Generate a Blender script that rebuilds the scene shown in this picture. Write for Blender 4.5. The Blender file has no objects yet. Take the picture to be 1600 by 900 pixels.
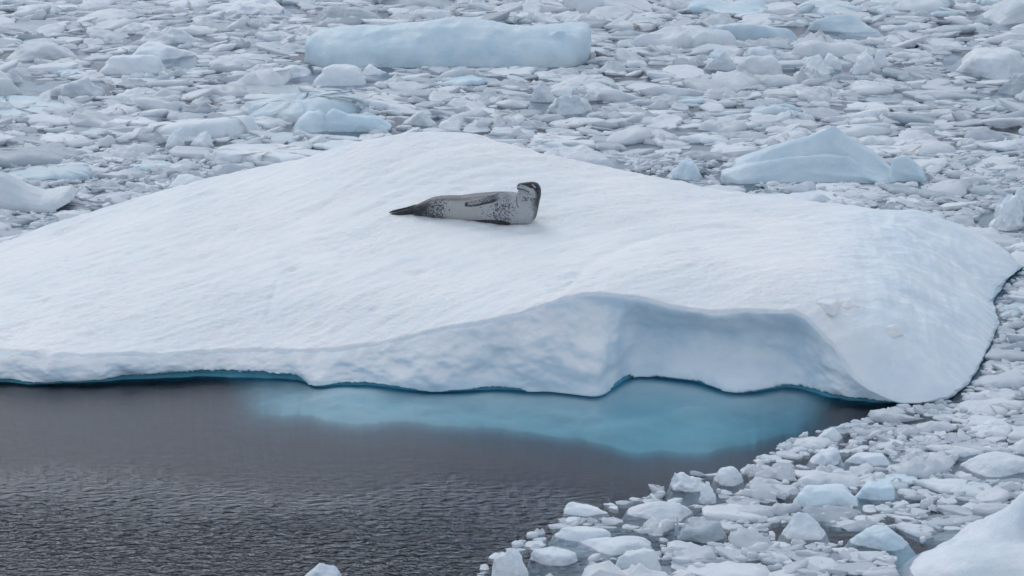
import bpy, bmesh, math, random
import numpy as np
from mathutils import Vector

rng = np.random.default_rng(11)
R = math.radians
scene = bpy.context.scene
COL = scene.collection

# ------------------------------------------------------------------ camera
CAM_H, PITCH, FPX = 14.0, R(15.9), 4320.0          # ship's rail, looking down; focal length in photo pixels (1600 wide)
cam = bpy.data.cameras.new('camera')
cam.sensor_width = 36.0
cam.lens = FPX * 36.0 / 1600.0
cam.clip_start, cam.clip_end = 0.5, 2000.0
cam_ob = bpy.data.objects.new('camera', cam)
COL.objects.link(cam_ob)
cam_ob.location = (0, 0, CAM_H)
cam_ob.rotation_euler = (math.pi / 2 - PITCH, 0, 0)
scene.camera = cam_ob

# ------------------------------------------------------------------ world: overcast daylight
SUN_EL, SUN_AZ = R(42), R(-25)                      # azimuth measured from +Y towards +X
world = bpy.data.worlds.new('World')
scene.world = world
world.use_nodes = True
nt = world.node_tree
nt.nodes.clear()
wo = nt.nodes.new('ShaderNodeOutputWorld')
bg = nt.nodes.new('ShaderNodeBackground')
sky = nt.nodes.new('ShaderNodeTexSky')
sky.sky_type = 'NISHITA'
sky.sun_disc = False
sky.sun_elevation = SUN_EL
sky.sun_rotation = SUN_AZ
sky.air_density = 1.0
sky.dust_density = 2.0
sky.ozone_density = 1.0
hs = nt.nodes.new('ShaderNodeHueSaturation')        # cloud deck: the blue of the sky is mostly gone
hs.inputs['Saturation'].default_value = 0.5
mxw = nt.nodes.new('ShaderNodeMix'); mxw.data_type = 'RGBA'
mxw.inputs[0].default_value = 0.68
mxw.inputs[7].default_value = (5.6, 6.35, 7.45, 1)
nt.links.new(sky.outputs[0], hs.inputs['Color'])
nt.links.new(hs.outputs[0], mxw.inputs[6])
nt.links.new(mxw.outputs[2], bg.inputs[0])
bg.inputs[1].default_value = 0.1
nt.links.new(bg.outputs[0], wo.inputs[0])

sun = bpy.data.lights.new('sun', 'SUN')
sun.energy = 0.5
sun.angle = R(25)
sun.color = (1.0, 0.98, 0.96)
sun_ob = bpy.data.objects.new('sun', sun)
COL.objects.link(sun_ob)
sd = Vector((math.sin(SUN_AZ) * math.cos(SUN_EL), math.cos(SUN_AZ) * math.cos(SUN_EL), math.sin(SUN_EL)))
sun_ob.rotation_euler = (-sd).to_track_quat('-Z', 'Y').to_euler()
sun_ob.location = (0, 40, 40)

scene.view_settings.view_transform = 'Standard'
scene.view_settings.look = 'None'
scene.view_settings.exposure = 0.25
scene.view_settings.gamma = 1.0
scene.view_settings.use_curve_mapping = False
scene.render.engine = 'CYCLES'
cy = scene.cycles
cy.use_denoising = True
cy.max_bounces = 10
cy.diffuse_bounces = 4
cy.glossy_bounces = 3
cy.transmission_bounces = 4
cy.transparent_max_bounces = 12
cy.volume_bounces = 0

# ------------------------------------------------------------------ helpers
CP, SP = math.cos(PITCH), math.sin(PITCH)

def pix(u, v, z=0.0):
    """photo pixel -> world point on the level z"""
    u = np.asarray(u, float); v = np.asarray(v, float); z = np.asarray(z, float)
    a = (u - 800) / FPX; b = (450 - v) / FPX
    dx, dy, dz = a, CP + b * SP, -SP + b * CP
    t = (z - CAM_H) / dz
    return np.stack([t * dx, t * dy, CAM_H + t * dz], -1)

def pix_y(u, v, y):
    """photo pixel -> world point at forward distance y"""
    a = (u - 800) / FPX; b = (450 - v) / FPX
    t = y / (CP + b * SP)
    return np.array([t * a, y, CAM_H + t * (-SP + b * CP)])

def to_pix(P):
    P = np.asarray(P, float)
    q = P - np.array([0, 0, CAM_H])
    f = q[..., 1] * CP - q[..., 2] * SP
    up = q[..., 1] * SP + q[..., 2] * CP
    return 800 + FPX * q[..., 0] / f, 450 - FPX * up / f

_perm = np.random.default_rng(5).permutation(256)
_perm = np.concatenate([_perm, _perm, _perm])
_grad = np.random.default_rng(6).normal(size=(256, 3))
_grad /= np.linalg.norm(_grad, axis=1)[:, None]

def noise3(P):
    P = np.asarray(P, float)
    i = np.floor(P).astype(int); f = P - i
    w = f * f * f * (f * (f * 6 - 15) + 10)
    i &= 255
    out = np.zeros(P.shape[:-1])
    for dx in (0, 1):
        for dy in (0, 1):
            for dz in (0, 1):
                h = _perm[_perm[_perm[i[..., 0] + dx] + i[..., 1] + dy] + i[..., 2] + dz] & 255
                g = _grad[h]
                d = f - np.array([dx, dy, dz])
                ww = (w[..., 0] if dx else 1 - w[..., 0]) * (w[..., 1] if dy else 1 - w[..., 1]) * (w[..., 2] if dz else 1 - w[..., 2])
                out += ww * (g * d).sum(-1)
    return out * 1.5

def fbm(P, octaves=4, gain=0.5, ridged=False):
    s = np.zeros(np.shape(P)[:-1]); a = 1.0; P = np.asarray(P, float)
    for _ in range(octaves):
        n = noise3(P)
        s += a * ((1 - 2 * np.abs(n)) if ridged else n)
        a *= gain; P = P * 2.03 + 17.3
    return s

def smooth(a, b, x):
    t = np.clip((x - a) / (b - a), 0, 1)
    return t * t * (3 - 2 * t)

def mesh_from(name, verts, faces, smooth_shade=True):
    me = bpy.data.meshes.new(name)
    verts = np.asarray(verts, np.float32); faces = np.asarray(faces, np.int32)
    n, k = faces.shape
    me.vertices.add(len(verts)); me.vertices.foreach_set('co', verts.ravel())
    me.loops.add(n * k); me.loops.foreach_set('vertex_index', faces.ravel())
    me.polygons.add(n)
    me.polygons.foreach_set('loop_start', np.arange(0, n * k, k, dtype=np.int32))
    me.update(calc_edges=True)
    me.validate()
    me.polygons.foreach_set('use_smooth', np.full(len(me.polygons), smooth_shade))
    return me

def add_attr(me, name, vals):
    at = me.attributes.new(name, 'FLOAT', 'POINT')
    at.data.foreach_set('value', np.asarray(vals, np.float32))

def coords(me):
    a = np.empty(len(me.vertices) * 3, np.float32)
    me.vertices.foreach_get('co', a)
    return a.reshape(-1, 3).astype(float)

def normals(me):
    a = np.empty(len(me.vertices) * 3, np.float32)
    me.vertices.foreach_get('normal', a)
    return a.reshape(-1, 3).astype(float)

def set_coords(me, c):
    me.vertices.foreach_set('co', np.asarray(c, np.float32).ravel()); me.update()

def link(name, me, loc=(0, 0, 0), mat=None, parent=None):
    o = bpy.data.objects.new(name, me)
    COL.objects.link(o)
    o.location = loc
    if mat is not None:
        if len(me.materials) == 0: me.materials.append(mat)
    if parent is not None: o.parent = parent
    return o

def tag(o, label, cat, group=None, kind=None):
    o['label'] = label; o['category'] = cat
    if group: o['group'] = group
    if kind: o['kind'] = kind
    return o

def remeshed(verts_faces, voxel, smooth_iter=6, factor=0.5):
    """several closed shells -> one skin (voxel union), smoothed"""
    bm = bmesh.new()
    for vs, fs in verts_faces:
        bv = [bm.verts.new(tuple(p)) for p in vs]
        for f in fs:
            try: bm.faces.new([bv[i] for i in f])
            except ValueError: pass
    bmesh.ops.recalc_face_normals(bm, faces=bm.faces)
    me = bpy.data.meshes.new('source'); bm.to_mesh(me); bm.free()
    ob = bpy.data.objects.new('source', me); COL.objects.link(ob)
    m = ob.modifiers.new('r', 'REMESH'); m.mode = 'VOXEL'; m.voxel_size = voxel; m.use_smooth_shade = True
    if smooth_iter:
        s = ob.modifiers.new('s', 'SMOOTH'); s.factor = factor; s.iterations = smooth_iter
    dg = bpy.context.evaluated_depsgraph_get()
    out = bpy.data.meshes.new_from_object(ob.evaluated_get(dg))
    bpy.data.objects.remove(ob); bpy.data.meshes.remove(me)
    out.polygons.foreach_set('use_smooth', np.full(len(out.polygons), True))
    return out

_ico = {}
def ico(sub):
    if sub not in _ico:
        bm = bmesh.new(); bmesh.ops.create_icosphere(bm, subdivisions=sub, radius=1)
        v = np.array([p.co[:] for p in bm.verts]); f = np.array([[q.index for q in p.verts] for p in bm.faces])
        bm.free(); v /= np.linalg.norm(v, axis=1)[:, None]
        _ico[sub] = (v, f)
    return _ico[sub]

def hull(r, sub, style):
    """ice block: star-shaped body cut by planes with melted edges. Unit footprint, z up, water level at z = 0"""
    d, f = ico(sub)
    N, H = [], []
    ns = r.integers(4, 8); a0 = r.uniform(0, 6.28)
    for k in range(ns):
        a = a0 + 6.283 * k / ns + r.uniform(-.4, .4)
        tilt = r.uniform(.1, 1.0)
        N.append((math.cos(a), math.sin(a), tilt)); H.append(r.uniform(.72, 1.02))
    if style == 'flat':
        N.append((r.uniform(-.08, .08), r.uniform(-.08, .08), 1)); H.append(r.uniform(.45, .6)); p = 16
    elif style == 'domed':
        N.append((r.uniform(-.2, .2), r.uniform(-.2, .2), 1)); H.append(r.uniform(.7, .9)); p = 8
    elif style == 'wedge':
        a = r.uniform(0, 6.28); s = r.uniform(.45, .8)
        N.append((s * math.cos(a), s * math.sin(a), 1)); H.append(.6)
        N.append((-1.5 * s * math.cos(a + .4), -1.5 * s * math.sin(a + .4), 1)); H.append(.85); p = 22
    else:
        for _ in range(3):
            a = r.uniform(0, 6.28); s = r.uniform(.2, .8)
            N.append((s * math.cos(a), s * math.sin(a), 1)); H.append(r.uniform(.6, .95))
        p = 13
    N.append((0, 0, -1)); H.append(.9)
    N = np.array(N); N /= np.linalg.norm(N, axis=1)[:, None]; H = np.array(H)
    q = np.maximum(d @ N.T, 0) / H
    rad = (q ** p).sum(1) ** (-1 / p)
    off = r.uniform(0, 90, 3)
    am = {'flat': .10, 'domed': .10, 'wedge': .09, 'lumpy': .30}[style]
    rad *= 1 + am * fbm(d * 1.7 + off, 2)
    if sub >= 3: rad *= 1 + am * .38 * fbm(d * 5.5 + off, 3)
    P = d * rad[:, None]
    return P, f

# ------------------------------------------------------------------ materials
def new_mat(name):
    m = bpy.data.materials.new(name); m.use_nodes = True
    t = m.node_tree; t.nodes.clear()
    o = t.nodes.new('ShaderNodeOutputMaterial')
    return m, t, o

def nd(t, typ, **kw):
    n = t.nodes.new(typ)
    for k, v in kw.items(): setattr(n, k, v)
    return n

def tex_noise(t, scale, detail=4, rough=.55, vec=None):
    n = nd(t, 'ShaderNodeTexNoise'); n.inputs['Scale'].default_value = scale
    n.inputs['Detail'].default_value = detail; n.inputs['Roughness'].default_value = rough
    if vec is not None: t.links.new(vec, n.inputs['Vector'])
    return n

def ramp(t, src, stops):
    r = nd(t, 'ShaderNodeValToRGB'); e = r.color_ramp.elements
    while len(e) < len(stops): e.new(.5)
    for el, (p, c) in zip(e, stops):
        el.position = p; el.color = (*c, 1) if len(c) == 3 else c
    t.links.new(src, r.inputs[0]); return r

def mixc(t, fac, a, b, blend='MIX'):
    m = nd(t, 'ShaderNodeMix', data_type='RGBA', blend_type=blend)
    for s, i in ((fac, 0), (a, 6), (b, 7)):
        if hasattr(s, 'links'): t.links.new(s, m.inputs[i])
        else: m.inputs[i].default_value = s if i == 0 else (*s, 1)
    return m.outputs[2]

def mathn(t, op, a, b=None, clamp=False):
    m = nd(t, 'ShaderNodeMath', operation=op, use_clamp=clamp)
    for s, i in ((a, 0), (b, 1)):
        if s is None: continue
        if hasattr(s, 'links'): t.links.new(s, m.inputs[i])
        else: m.inputs[i].default_value = s
    return m.outputs[0]

def bump(t, h, strength, dist, normal=None):
    b = nd(t, 'ShaderNodeBump'); b.inputs['Strength'].default_value = strength; b.inputs['Distance'].default_value = dist
    t.links.new(h, b.inputs['Height'])
    if normal is not None: t.links.new(normal, b.inputs['Normal'])
    return b.outputs[0]

def ice_material(name, light, dark, sss=.25, rough=.45, attr_tint=False, coat=0.0):
    m, t, o = new_mat(name)
    tc = nd(t, 'ShaderNodeTexCoord'); geo = nd(t, 'ShaderNodeNewGeometry')
    n1 = tex_noise(t, 1.1, 5, .6, geo.outputs['Position'])
    c = mixc(t, ramp(t, n1.outputs[0], [(.36, (0, 0, 0)), (.66, (1, 1, 1))]).outputs[0], dark, light)
    if attr_tint:
        at = nd(t, 'ShaderNodeAttribute', attribute_name='tint')
        c = mixc(t, at.outputs['Fac'], (.37, .43, .49), c)
    else:
        oi = nd(t, 'ShaderNodeObjectInfo')
        k = mathn(t, 'MULTIPLY_ADD', oi.outputs['Random'], .16); k.node.inputs[2].default_value = .88
        c = mixc(t, 1.0, c, k, 'MULTIPLY')
    p = nd(t, 'ShaderNodeBsdfPrincipled')
    t.links.new(c, p.inputs['Base Color'])
    p.inputs['Roughness'].default_value = rough
    p.inputs['IOR'].default_value = 1.31
    p.inputs['Specular IOR Level'].default_value = .4
    if sss:
        p.inputs['Subsurface Weight'].default_value = sss
        p.inputs['Subsurface Radius'].default_value = (.25, .6, 1.0)
        p.inputs['Subsurface Scale'].default_value = .12
    nb = tex_noise(t, 14, 4, .6, geo.outputs['Position'])
    nb2 = tex_noise(t, 55, 2, .5, geo.outputs['Position'])
    b = bump(t, nb.outputs[0], .35, .05)
    b = bump(t, nb2.outputs[0], .3, .012, b)
    t.links.new(b, p.inputs['Normal'])
    t.links.new(p.outputs[0], o.inputs[0])
    return m

ICE_WHITE = ice_material('white_ice', (.84, .87, .90), (.70, .77, .83), .25, .5)
ICE_GREY = ice_material('grey_ice', (.55, .615, .67), (.42, .49, .55), .12, .3)
ICE_BLUE = ice_material('blue_ice', (.73, .82, .87), (.57, .715, .80), .3, .35)
ICE_STUFF = ice_material('brash_ice', (.83, .86, .885), (.66, .715, .765), 0, .45, attr_tint=True)

# the big floe: snow on top, bare ice on its sides, clear blue ice where the sea washes it
def floe_material():
    m, t, o = new_mat('floe_snow_and_ice')
    geo = nd(t, 'ShaderNodeNewGeometry'); pos = geo.outputs['Position']
    a_ice = nd(t, 'ShaderNodeAttribute', attribute_name='ice').outputs['Fac']
    a_wet = nd(t, 'ShaderNodeAttribute', attribute_name='wet').outputs['Fac']
    n = tex_noise(t, .45, 5, .6, pos)
    snow = mixc(t, ramp(t, n.outputs[0], [(.38, (0, 0, 0)), (.64, (1, 1, 1))]).outputs[0], (.81, .84, .865), (.885, .89, .90))
    n2 = tex_noise(t, 1.3, 4, .55, pos)
    ice = mixc(t, ramp(t, n2.outputs[0], [(.35, (0, 0, 0)), (.65, (1, 1, 1))]).outputs[0], (.56, .71, .82), (.77, .85, .905))
    c = mixc(t, a_ice, snow, ice)
    n3 = tex_noise(t, 6, 4, .6, pos)
    wetc = mixc(t, n3.outputs[0], (.07, .33, .47), (.16, .47, .60))
    c = mixc(t, a_wet, c, wetc)
    a_shelf = nd(t, 'ShaderNodeAttribute', attribute_name='shelf').outputs['Fac']
    c = mixc(t, a_shelf, c, mixc(t, n2.outputs[0], (.50, .74, .80), (.88, .92, .93)))
    p = nd(t, 'ShaderNodeBsdfPrincipled')
    t.links.new(c, p.inputs['Base Color'])
    p.inputs['Roughness'].default_value = .6
    p.inputs['Specular IOR Level'].default_value = .25
    p.inputs['Subsurface Weight'].default_value = .25
    p.inputs['Subsurface Radius'].default_value = (.2, .5, 1.0)
    p.inputs['Subsurface Scale'].default_value = .15
    # wind-packed streaks, running up to the right, and grainy pits
    mp = nd(t, 'ShaderNodeMapping'); mp.inputs['Rotation'].default_value = (0, 0, R(-33)); mp.inputs['Scale'].default_value = (.35, 3.2, 1)
    t.links.new(pos, mp.inputs['Vector'])
    st = tex_noise(t, 2.4, 5, .6, mp.outputs[0])
    gr = tex_noise(t, 11, 4, .65, pos)
    vo = nd(t, 'ShaderNodeTexVoronoi'); vo.inputs['Scale'].default_value = 9; t.links.new(pos, vo.inputs['Vector'])
    pm = tex_noise(t, .55, 3, .6, pos)
    inv = mathn(t, 'MULTIPLY', mathn(t, 'SUBTRACT', 1.0, a_ice), ramp(t, pm.outputs[0], [(.36, (.15, .15, .15)), (.62, (1, 1, 1))]).outputs[0])
    b1 = nd(t, 'ShaderNodeBump'); b1.inputs['Distance'].default_value = .05
    t.links.new(mathn(t, 'MULTIPLY', inv, .5), b1.inputs['Strength']); t.links.new(st.outputs[0], b1.inputs['Height'])
    b2 = nd(t, 'ShaderNodeBump'); b2.inputs['Distance'].default_value = .035
    t.links.new(mathn(t, 'MULTIPLY_ADD', inv, .75), b2.inputs['Strength'])
    b2.inputs['Strength'].links[0].from_node.inputs[2].default_value = .12
    t.links.new(gr.outputs[0], b2.inputs['Height']); t.links.new(b1.outputs[0], b2.inputs['Normal'])
    b3 = nd(t, 'ShaderNodeBump'); b3.inputs['Distance'].default_value = .02
    t.links.new(mathn(t, 'MULTIPLY', inv, .5), b3.inputs['Strength'])
    t.links.new(vo.outputs[0], b3.inputs['Height']); t.links.new(b2.outputs[0], b3.inputs['Normal'])
    t.links.new(b3.outputs[0], p.inputs['Normal'])
    t.links.new(p.outputs[0], o.inputs[0])
    return m
FLOE = floe_material()

def water_material():
    m, t, o = new_mat('sea_water')
    geo = nd(t, 'ShaderNodeNewGeometry'); pos = geo.outputs['Position']
    # ripples: crests run across the view, lively where the breeze reaches, faint in the lee of the floe
    mp = nd(t, 'ShaderNodeMapping'); mp.inputs['Rotation'].default_value = (0, 0, R(8)); mp.inputs['Scale'].default_value = (4.9, 9.0, 1)
    t.links.new(pos, mp.inputs['Vector'])
    n1 = tex_noise(t, 1.0, 3, .5, mp.outputs[0]); n1.inputs['Distortion'].default_value = .4
    mp2 = nd(t, 'ShaderNodeMapping'); mp2.inputs['Rotation'].default_value = (0, 0, R(-12)); mp2.inputs['Scale'].default_value = (1.1, 3.2, 1)
    t.links.new(pos, mp2.inputs['Vector'])
    n2 = tex_noise(t, 1.6, 4, .6, mp2.outputs[0])
    sx = nd(t, 'ShaderNodeSeparateXYZ'); t.links.new(pos, sx.inputs[0])
    lee = nd(t, 'ShaderNodeMapRange'); lee.interpolation_type = 'SMOOTHSTEP'
    lee.inputs['From Min'].default_value = 40.0; lee.inputs['From Max'].default_value = 36.0
    lee.inputs['To Min'].default_value = .05; lee.inputs['To Max'].default_value = 1.0
    wob = tex_noise(t, .35, 3, .6, pos)
    t.links.new(mathn(t, 'ADD', sx.outputs[1], mathn(t, 'MULTIPLY', mathn(t, 'SUBTRACT', wob.outputs[0], .5), 3.5)), lee.inputs['Value'])
    right = nd(t, 'ShaderNodeMapRange'); right.interpolation_type = 'SMOOTHSTEP'
    right.inputs['From Min'].default_value = 3.5; right.inputs['From Max'].default_value = -1.5
    right.inputs['To Min'].default_value = .12; right.inputs['To Max'].default_value = 1.0
    t.links.new(sx.outputs[0], right.inputs['Value'])
    st = mathn(t, 'MULTIPLY', lee.outputs[0], right.outputs[0])
    b1 = nd(t, 'ShaderNodeBump'); b1.inputs['Distance'].default_value = .22
    t.links.new(st, b1.inputs['Strength']); t.links.new(n1.outputs[0], b1.inputs['Height'])
    b2 = bump(t, n2.outputs[0], .12, .05, b1.outputs[0])
    fr = nd(t, 'ShaderNodeFresnel'); fr.inputs['IOR'].default_value = 1.36; t.links.new(b2, fr.inputs['Normal'])
    gl = nd(t, 'ShaderNodeBsdfGlossy'); gl.inputs['Roughness'].default_value = .22
    gl.inputs['Color'].default_value = (.90, .925, 1, 1); t.links.new(b2, gl.inputs['Normal'])
    tr = nd(t, 'ShaderNodeBsdfTransparent')
    mx = nd(t, 'ShaderNodeMixShader')
    t.links.new(fr.outputs[0], mx.inputs[0]); t.links.new(tr.outputs[0], mx.inputs[1]); t.links.new(gl.outputs[0], mx.inputs[2])
    t.links.new(mx.outputs[0], o.inputs['Surface'])
    va = nd(t, 'ShaderNodeVolumeAbsorption')
    va.inputs['Color'].default_value = (.14, .74, .86, 1); va.inputs['Density'].default_value = .9
    t.links.new(va.outputs[0], o.inputs['Volume'])
    return m
WATER = water_material()

# ------------------------------------------------------------------ sea
def box(x0, x1, y0, y1, z0, z1):
    v = [(x, y, z) for z in (z0, z1) for y in (y0, y1) for x in (x0, x1)]
    f = [(0, 2, 3, 1), (4, 5, 7, 6), (0, 1, 5, 4), (1, 3, 7, 5), (3, 2, 6, 7), (2, 0, 4, 6)]
    return v, f
v, f = box(-600, 600, 4, 900, -7, 0)
water = link('water', mesh_from('water', v, f, False), mat=WATER)
tag(water, 'dark grey sea water, rippled in front and calm beside the big floe', 'water', kind='structure')
m_bed, t_, o_ = new_mat('dark_sea_floor')
p_ = nd(t_, 'ShaderNodeBsdfPrincipled'); p_.inputs['Roughness'].default_value = 1
n_ = tex_noise(t_, .3, 3); t_.links.new(mixc(t_, n_.outputs[0], (.015, .02, .028), (.03, .036, .045)), p_.inputs['Base Color'])
t_.links.new(p_.outputs[0], o_.inputs[0])
v, f = box(-590, 590, 5, 890, -6.9, -6)
bed = link('sea_floor', mesh_from('sea_floor', v, f, False), mat=m_bed)
tag(bed, 'dark sea floor far below the water', 'sea floor', kind='structure')

# ------------------------------------------------------------------ the big floe
# (lip pixel u, v, lip height) and the waterline pixel under it (None: hidden, goes straight down behind)
LIP = [(-420, 470, .25, (-440, 500)), (-330, 525, .4, (-330, 580)), (-180, 540, .45, (-180, 592)), (0, 546, .48, (0, 601)), (60, 552, .48, (60, 604)), (130, 553, .46, (130, 601)),
       (250, 551, .44, (250, 594)), (330, 548, .42, (330, 592)), (400, 545, .44, (400, 594)), (470, 549, .48, (470, 596)),
       (500, 546, .50, (500, 601)), (570, 539, .58, (560, 604)), (700, 511, .95, (690, 608)), (760, 500, 1.07, (760, 609)), (820, 485, 1.22, (820, 613)),
       (880, 465, 1.40, (880, 607)), (935, 457, 1.48, (930, 602)), (1000, 466, 1.42, (990, 599)), (1060, 478, 1.30, (1060, 604)), (1120, 486, 1.27, (1120, 609)),
       (1180, 484, 1.30, (1180, 614)), (1245, 487, 1.30, (1230, 616)), (1290, 528, .98, (1275, 622)), (1325, 572, .60, (1310, 627)), (1360, 608, .28, (1350, 631)),
       (1410, 628, .12, (1406, 634)), (1455, 624, .12, (1456, 630)), (1492, 610, .12, (1496, 614)), (1522, 580, .12, (1527, 583)), (1540, 540, .14, (1546, 542)),
       (1555, 500, .15, (1562, 503)), (1546, 470, .18, (1553, 470)), (1566, 440, .2, (1574, 441)), (1590, 415, .25, (1598, 416)), (1572, 388, .5, None),
       (1520, 356, .85, None), (1440, 328, 1.2, None), (1380, 325, 1.28, None), (1260, 309, 1.36, None), (1130, 294, 1.5, None), (980, 264, 1.72, None), (850, 236, 1.95, None),
       (790, 220, 2.08, None), (742, 206, 2.2, None), (690, 203, 2.24, None), (630, 205, 2.2, None), (560, 219, 2.0, None), (470, 243, 1.68, None), (380, 262, 1.42, None),
       (260, 292, 1.1, None), (160, 322, .85, None), (60, 354, .58, None), (0, 380, .42, None), (-150, 415, .3, None), (-300, 440, .25, None)]
lipP = np.array([pix(a, b, c) for a, b, c, w in LIP])
watP = []
for k, (a, b, c, w) in enumerate(LIP):
    if w: watP.append(pix(w[0], w[1], 0))
    else:
        d = lipP[(k + 1) % len(LIP)] - lipP[k - 1]
        nrm = np.array([d[1], -d[0], 0]); nrm /= np.linalg.norm(nrm)
        watP.append(np.array([lipP[k][0], lipP[k][1], 0]) + nrm * (.25 + .35 * c))
watP = np.array(watP)

def catmull(P, n_total, weights):
    """closed centripetal-like curve; dense where weights say"""
    K = len(P)
    seg = np.linalg.norm(np.roll(P, -1, 0) - P, axis=1) * weights
    cnt = np.maximum(2, np.round(seg / seg.sum() * n_total).astype(int))
    idx, tt = [], []
    for k in range(K):
        for j in range(cnt[k]): idx.append(k); tt.append(j / cnt[k])
    return np.array(idx), np.array(tt)

def cr_eval(P, idx, tt):
    P = np.asarray(P, float); K = len(P)
    p0, p1, p2, p3 = P[(idx - 1) % K], P[idx], P[(idx + 1) % K], P[(idx + 2) % K]
    t = tt.reshape(-1, *([1] * (P.ndim - 1)))
    m1, m2 = (p2 - p0) * .42, (p3 - p1) * .42
    return (2 * t**3 - 3 * t**2 + 1) * p1 + (t**3 - 2 * t**2 + t) * m1 + (-2 * t**3 + 3 * t**2) * p2 + (t**3 - t**2) * m2

wts = np.array([1.0 if w else .55 for *_, w in LIP])
IDX, TT = catmull(lipP, 1700, wts)
L = cr_eval(lipP, IDX, TT); W = cr_eval(watP, IDX, TT); W[:, 2] = 0
S = len(L)

INNER = [(725, 352, 1.5), (600, 342, 1.5), (840, 352, 1.5), (690, 280, 1.85), (500, 330, 1.42), (400, 400, 1.08), (200, 450, .78), (150, 390, .8), (300, 500, .66), (560, 470, .98),
         (80, 500, .6), (700, 430, 1.22), (950, 330, 1.58), (960, 400, 1.50), (1080, 400, 1.62), (1100, 440, 1.5), (1250, 400, 1.55), (1330, 450, 1.42), (1300, 360, 1.46),
         (1400, 420, 1.33), (1450, 380, 1.2), (1380, 530, .98), (1440, 480, 1.0), (1500, 450, .72), (1430, 570, .58), (1500, 540, .48), (1380, 590, .52), (880, 430, 1.42), (-150, 480, .4), (440, 455, .9), (1330, 500, 1.2)]
inP = np.array([pix(*q) for q in INNER])
sel = np.linspace(0, S - 1, 130).astype(int)
cpts = np.concatenate([inP, L[sel]])
def tps_k(r): return np.where(r > 1e-9, r * r * np.log(np.maximum(r, 1e-9)), 0)
A = tps_k(np.linalg.norm(cpts[:, None, :2] - cpts[None, :, :2], axis=2))
A[np.arange(len(inP)), np.arange(len(inP))] += .35       # let the guessed inner heights relax
n_ = len(cpts); Pm = np.c_[np.ones(n_), cpts[:, :2]]
M = np.block([[A, Pm], [Pm.T, np.zeros((3, 3))]])
sol = np.linalg.solve(M, np.r_[cpts[:, 2], 0, 0, 0])
def ground(xy):
    xy = np.asarray(xy, float).reshape(-1, 2); out = np.empty(len(xy))
    for i in range(0, len(xy), 20000):
        q = xy[i:i + 20000]
        out[i:i + 20000] = tps_k(np.linalg.norm(q[:, None] - cpts[None, :, :2], axis=2)) @ sol[:n_] + sol[n_] + q @ sol[n_ + 1:]
    return out

def surface_detail(x, y):
    """wind-packed undulation of the snow, metres"""
    c, s = math.cos(R(33)), math.sin(R(33))
    a, b = x * c + y * s, -x * s + y * c
    z = np.zeros_like(x)
    d = .027 * fbm(np.stack([a * .35, b * 1.5, z], -1), 3)
    d += .015 * fbm(np.stack([a * .8, b * 5.0, z + 4], -1), 2)
    d += .014 * fbm(np.stack([x * 4.2, y * 4.2, z + 9], -1), 3)
    pit = np.clip(fbm(np.stack([x * 1.1, y * 1.1, z + 30], -1), 2) - .5, 0, 1)
    def track(pts, z_, w, dep, step=False):
        Q = np.array([pix(a, b, z_)[:2] for a, b in pts]); best = np.full(len(x), 1e9); side_ = np.zeros(len(x))
        for p0, p1 in zip(Q[:-1], Q[1:]):
            e = p1 - p0; t = np.clip(((x - p0[0]) * e[0] + (y - p0[1]) * e[1]) / (e @ e), 0, 1)
            dd = np.hypot(x - p0[0] - t * e[0], y - p0[1] - t * e[1])
            cr = e[0] * (y - p0[1]) - e[1] * (x - p0[0])
            side_ = np.where(dd < best, np.sign(cr), side_); best = np.minimum(best, dd)
        g = np.exp(-(best / w) ** 2)
        return dep * g * (side_ if step else 1)
    wob = .08 * fbm(np.stack([x * 1.7, y * 1.7, z + 60], -1), 2)
    x, y = x + wob, y + wob
    d -= track([(868, 452), (885, 430), (930, 402), (1010, 374), (1100, 358), (1200, 354), (1290, 362)], 1.5, .16, .045)
    d -= track([(880, 448), (905, 436), (908, 424)], 1.45, .08, .03)
    d -= track([(420, 478), (424, 455), (440, 435), (470, 424)], .95, .06, .025)
    d -= track([(95, 408), (130, 420), (200, 428)], .8, .05, .02)
    d -= track([(520, 320), (640, 296), (780, 268), (850, 262)], 1.75, .10, .022)
    d -= track([(470, 300), (600, 262), (720, 246)], 1.85, .09, .02)
    d -= track([(900, 372), (1040, 340), (1180, 326), (1330, 352)], 1.5, .2, .025)
    for a, b, w, dep, z_ in [(55, 462, .22, .06, .6), (70, 474, .12, .04, .6), (330, 370, .3, .05, 1.1), (365, 362, .16, .05, 1.1), (300, 378, .2, .03, 1.1), (463, 426, .14, .05, .98), (583, 481, .08, .05, .95),
                             (895, 440, .2, -.05, 1.45), (150, 520, .3, .03, .6), (250, 528, .25, .03, .55), (530, 380, .7, .04, 1.25), (20, 520, .4, .05, .5), (780, 400, .35, .03, 1.35)]:
        c_ = pix(a, b, z_); d -= dep * np.exp(-((x - c_[0]) ** 2 + (y - c_[1]) ** 2) / w ** 2) * (1 + .6 * fbm(np.stack([x * 6, y * 6, z], -1), 2))
    return d - .12 * pit

NR = 230
rr = 1 - (1 - np.linspace(0, 1, NR)) ** 1.2
top = np.empty((S, NR, 3))
spA, spB = pix(150, 440, .75)[:2], pix(1290, 425, 1.5)[:2]           # spine of the floe
tS = np.clip((L[:, 0] - spA[0]) / (spB[0] - spA[0]), 0, 1)
CS = spA[None] + tS[:, None] * (spB - spA)[None]
xy = CS[:, None] + rr[None, :, None] * (L[:, None, :2] - CS[:, None])
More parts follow.
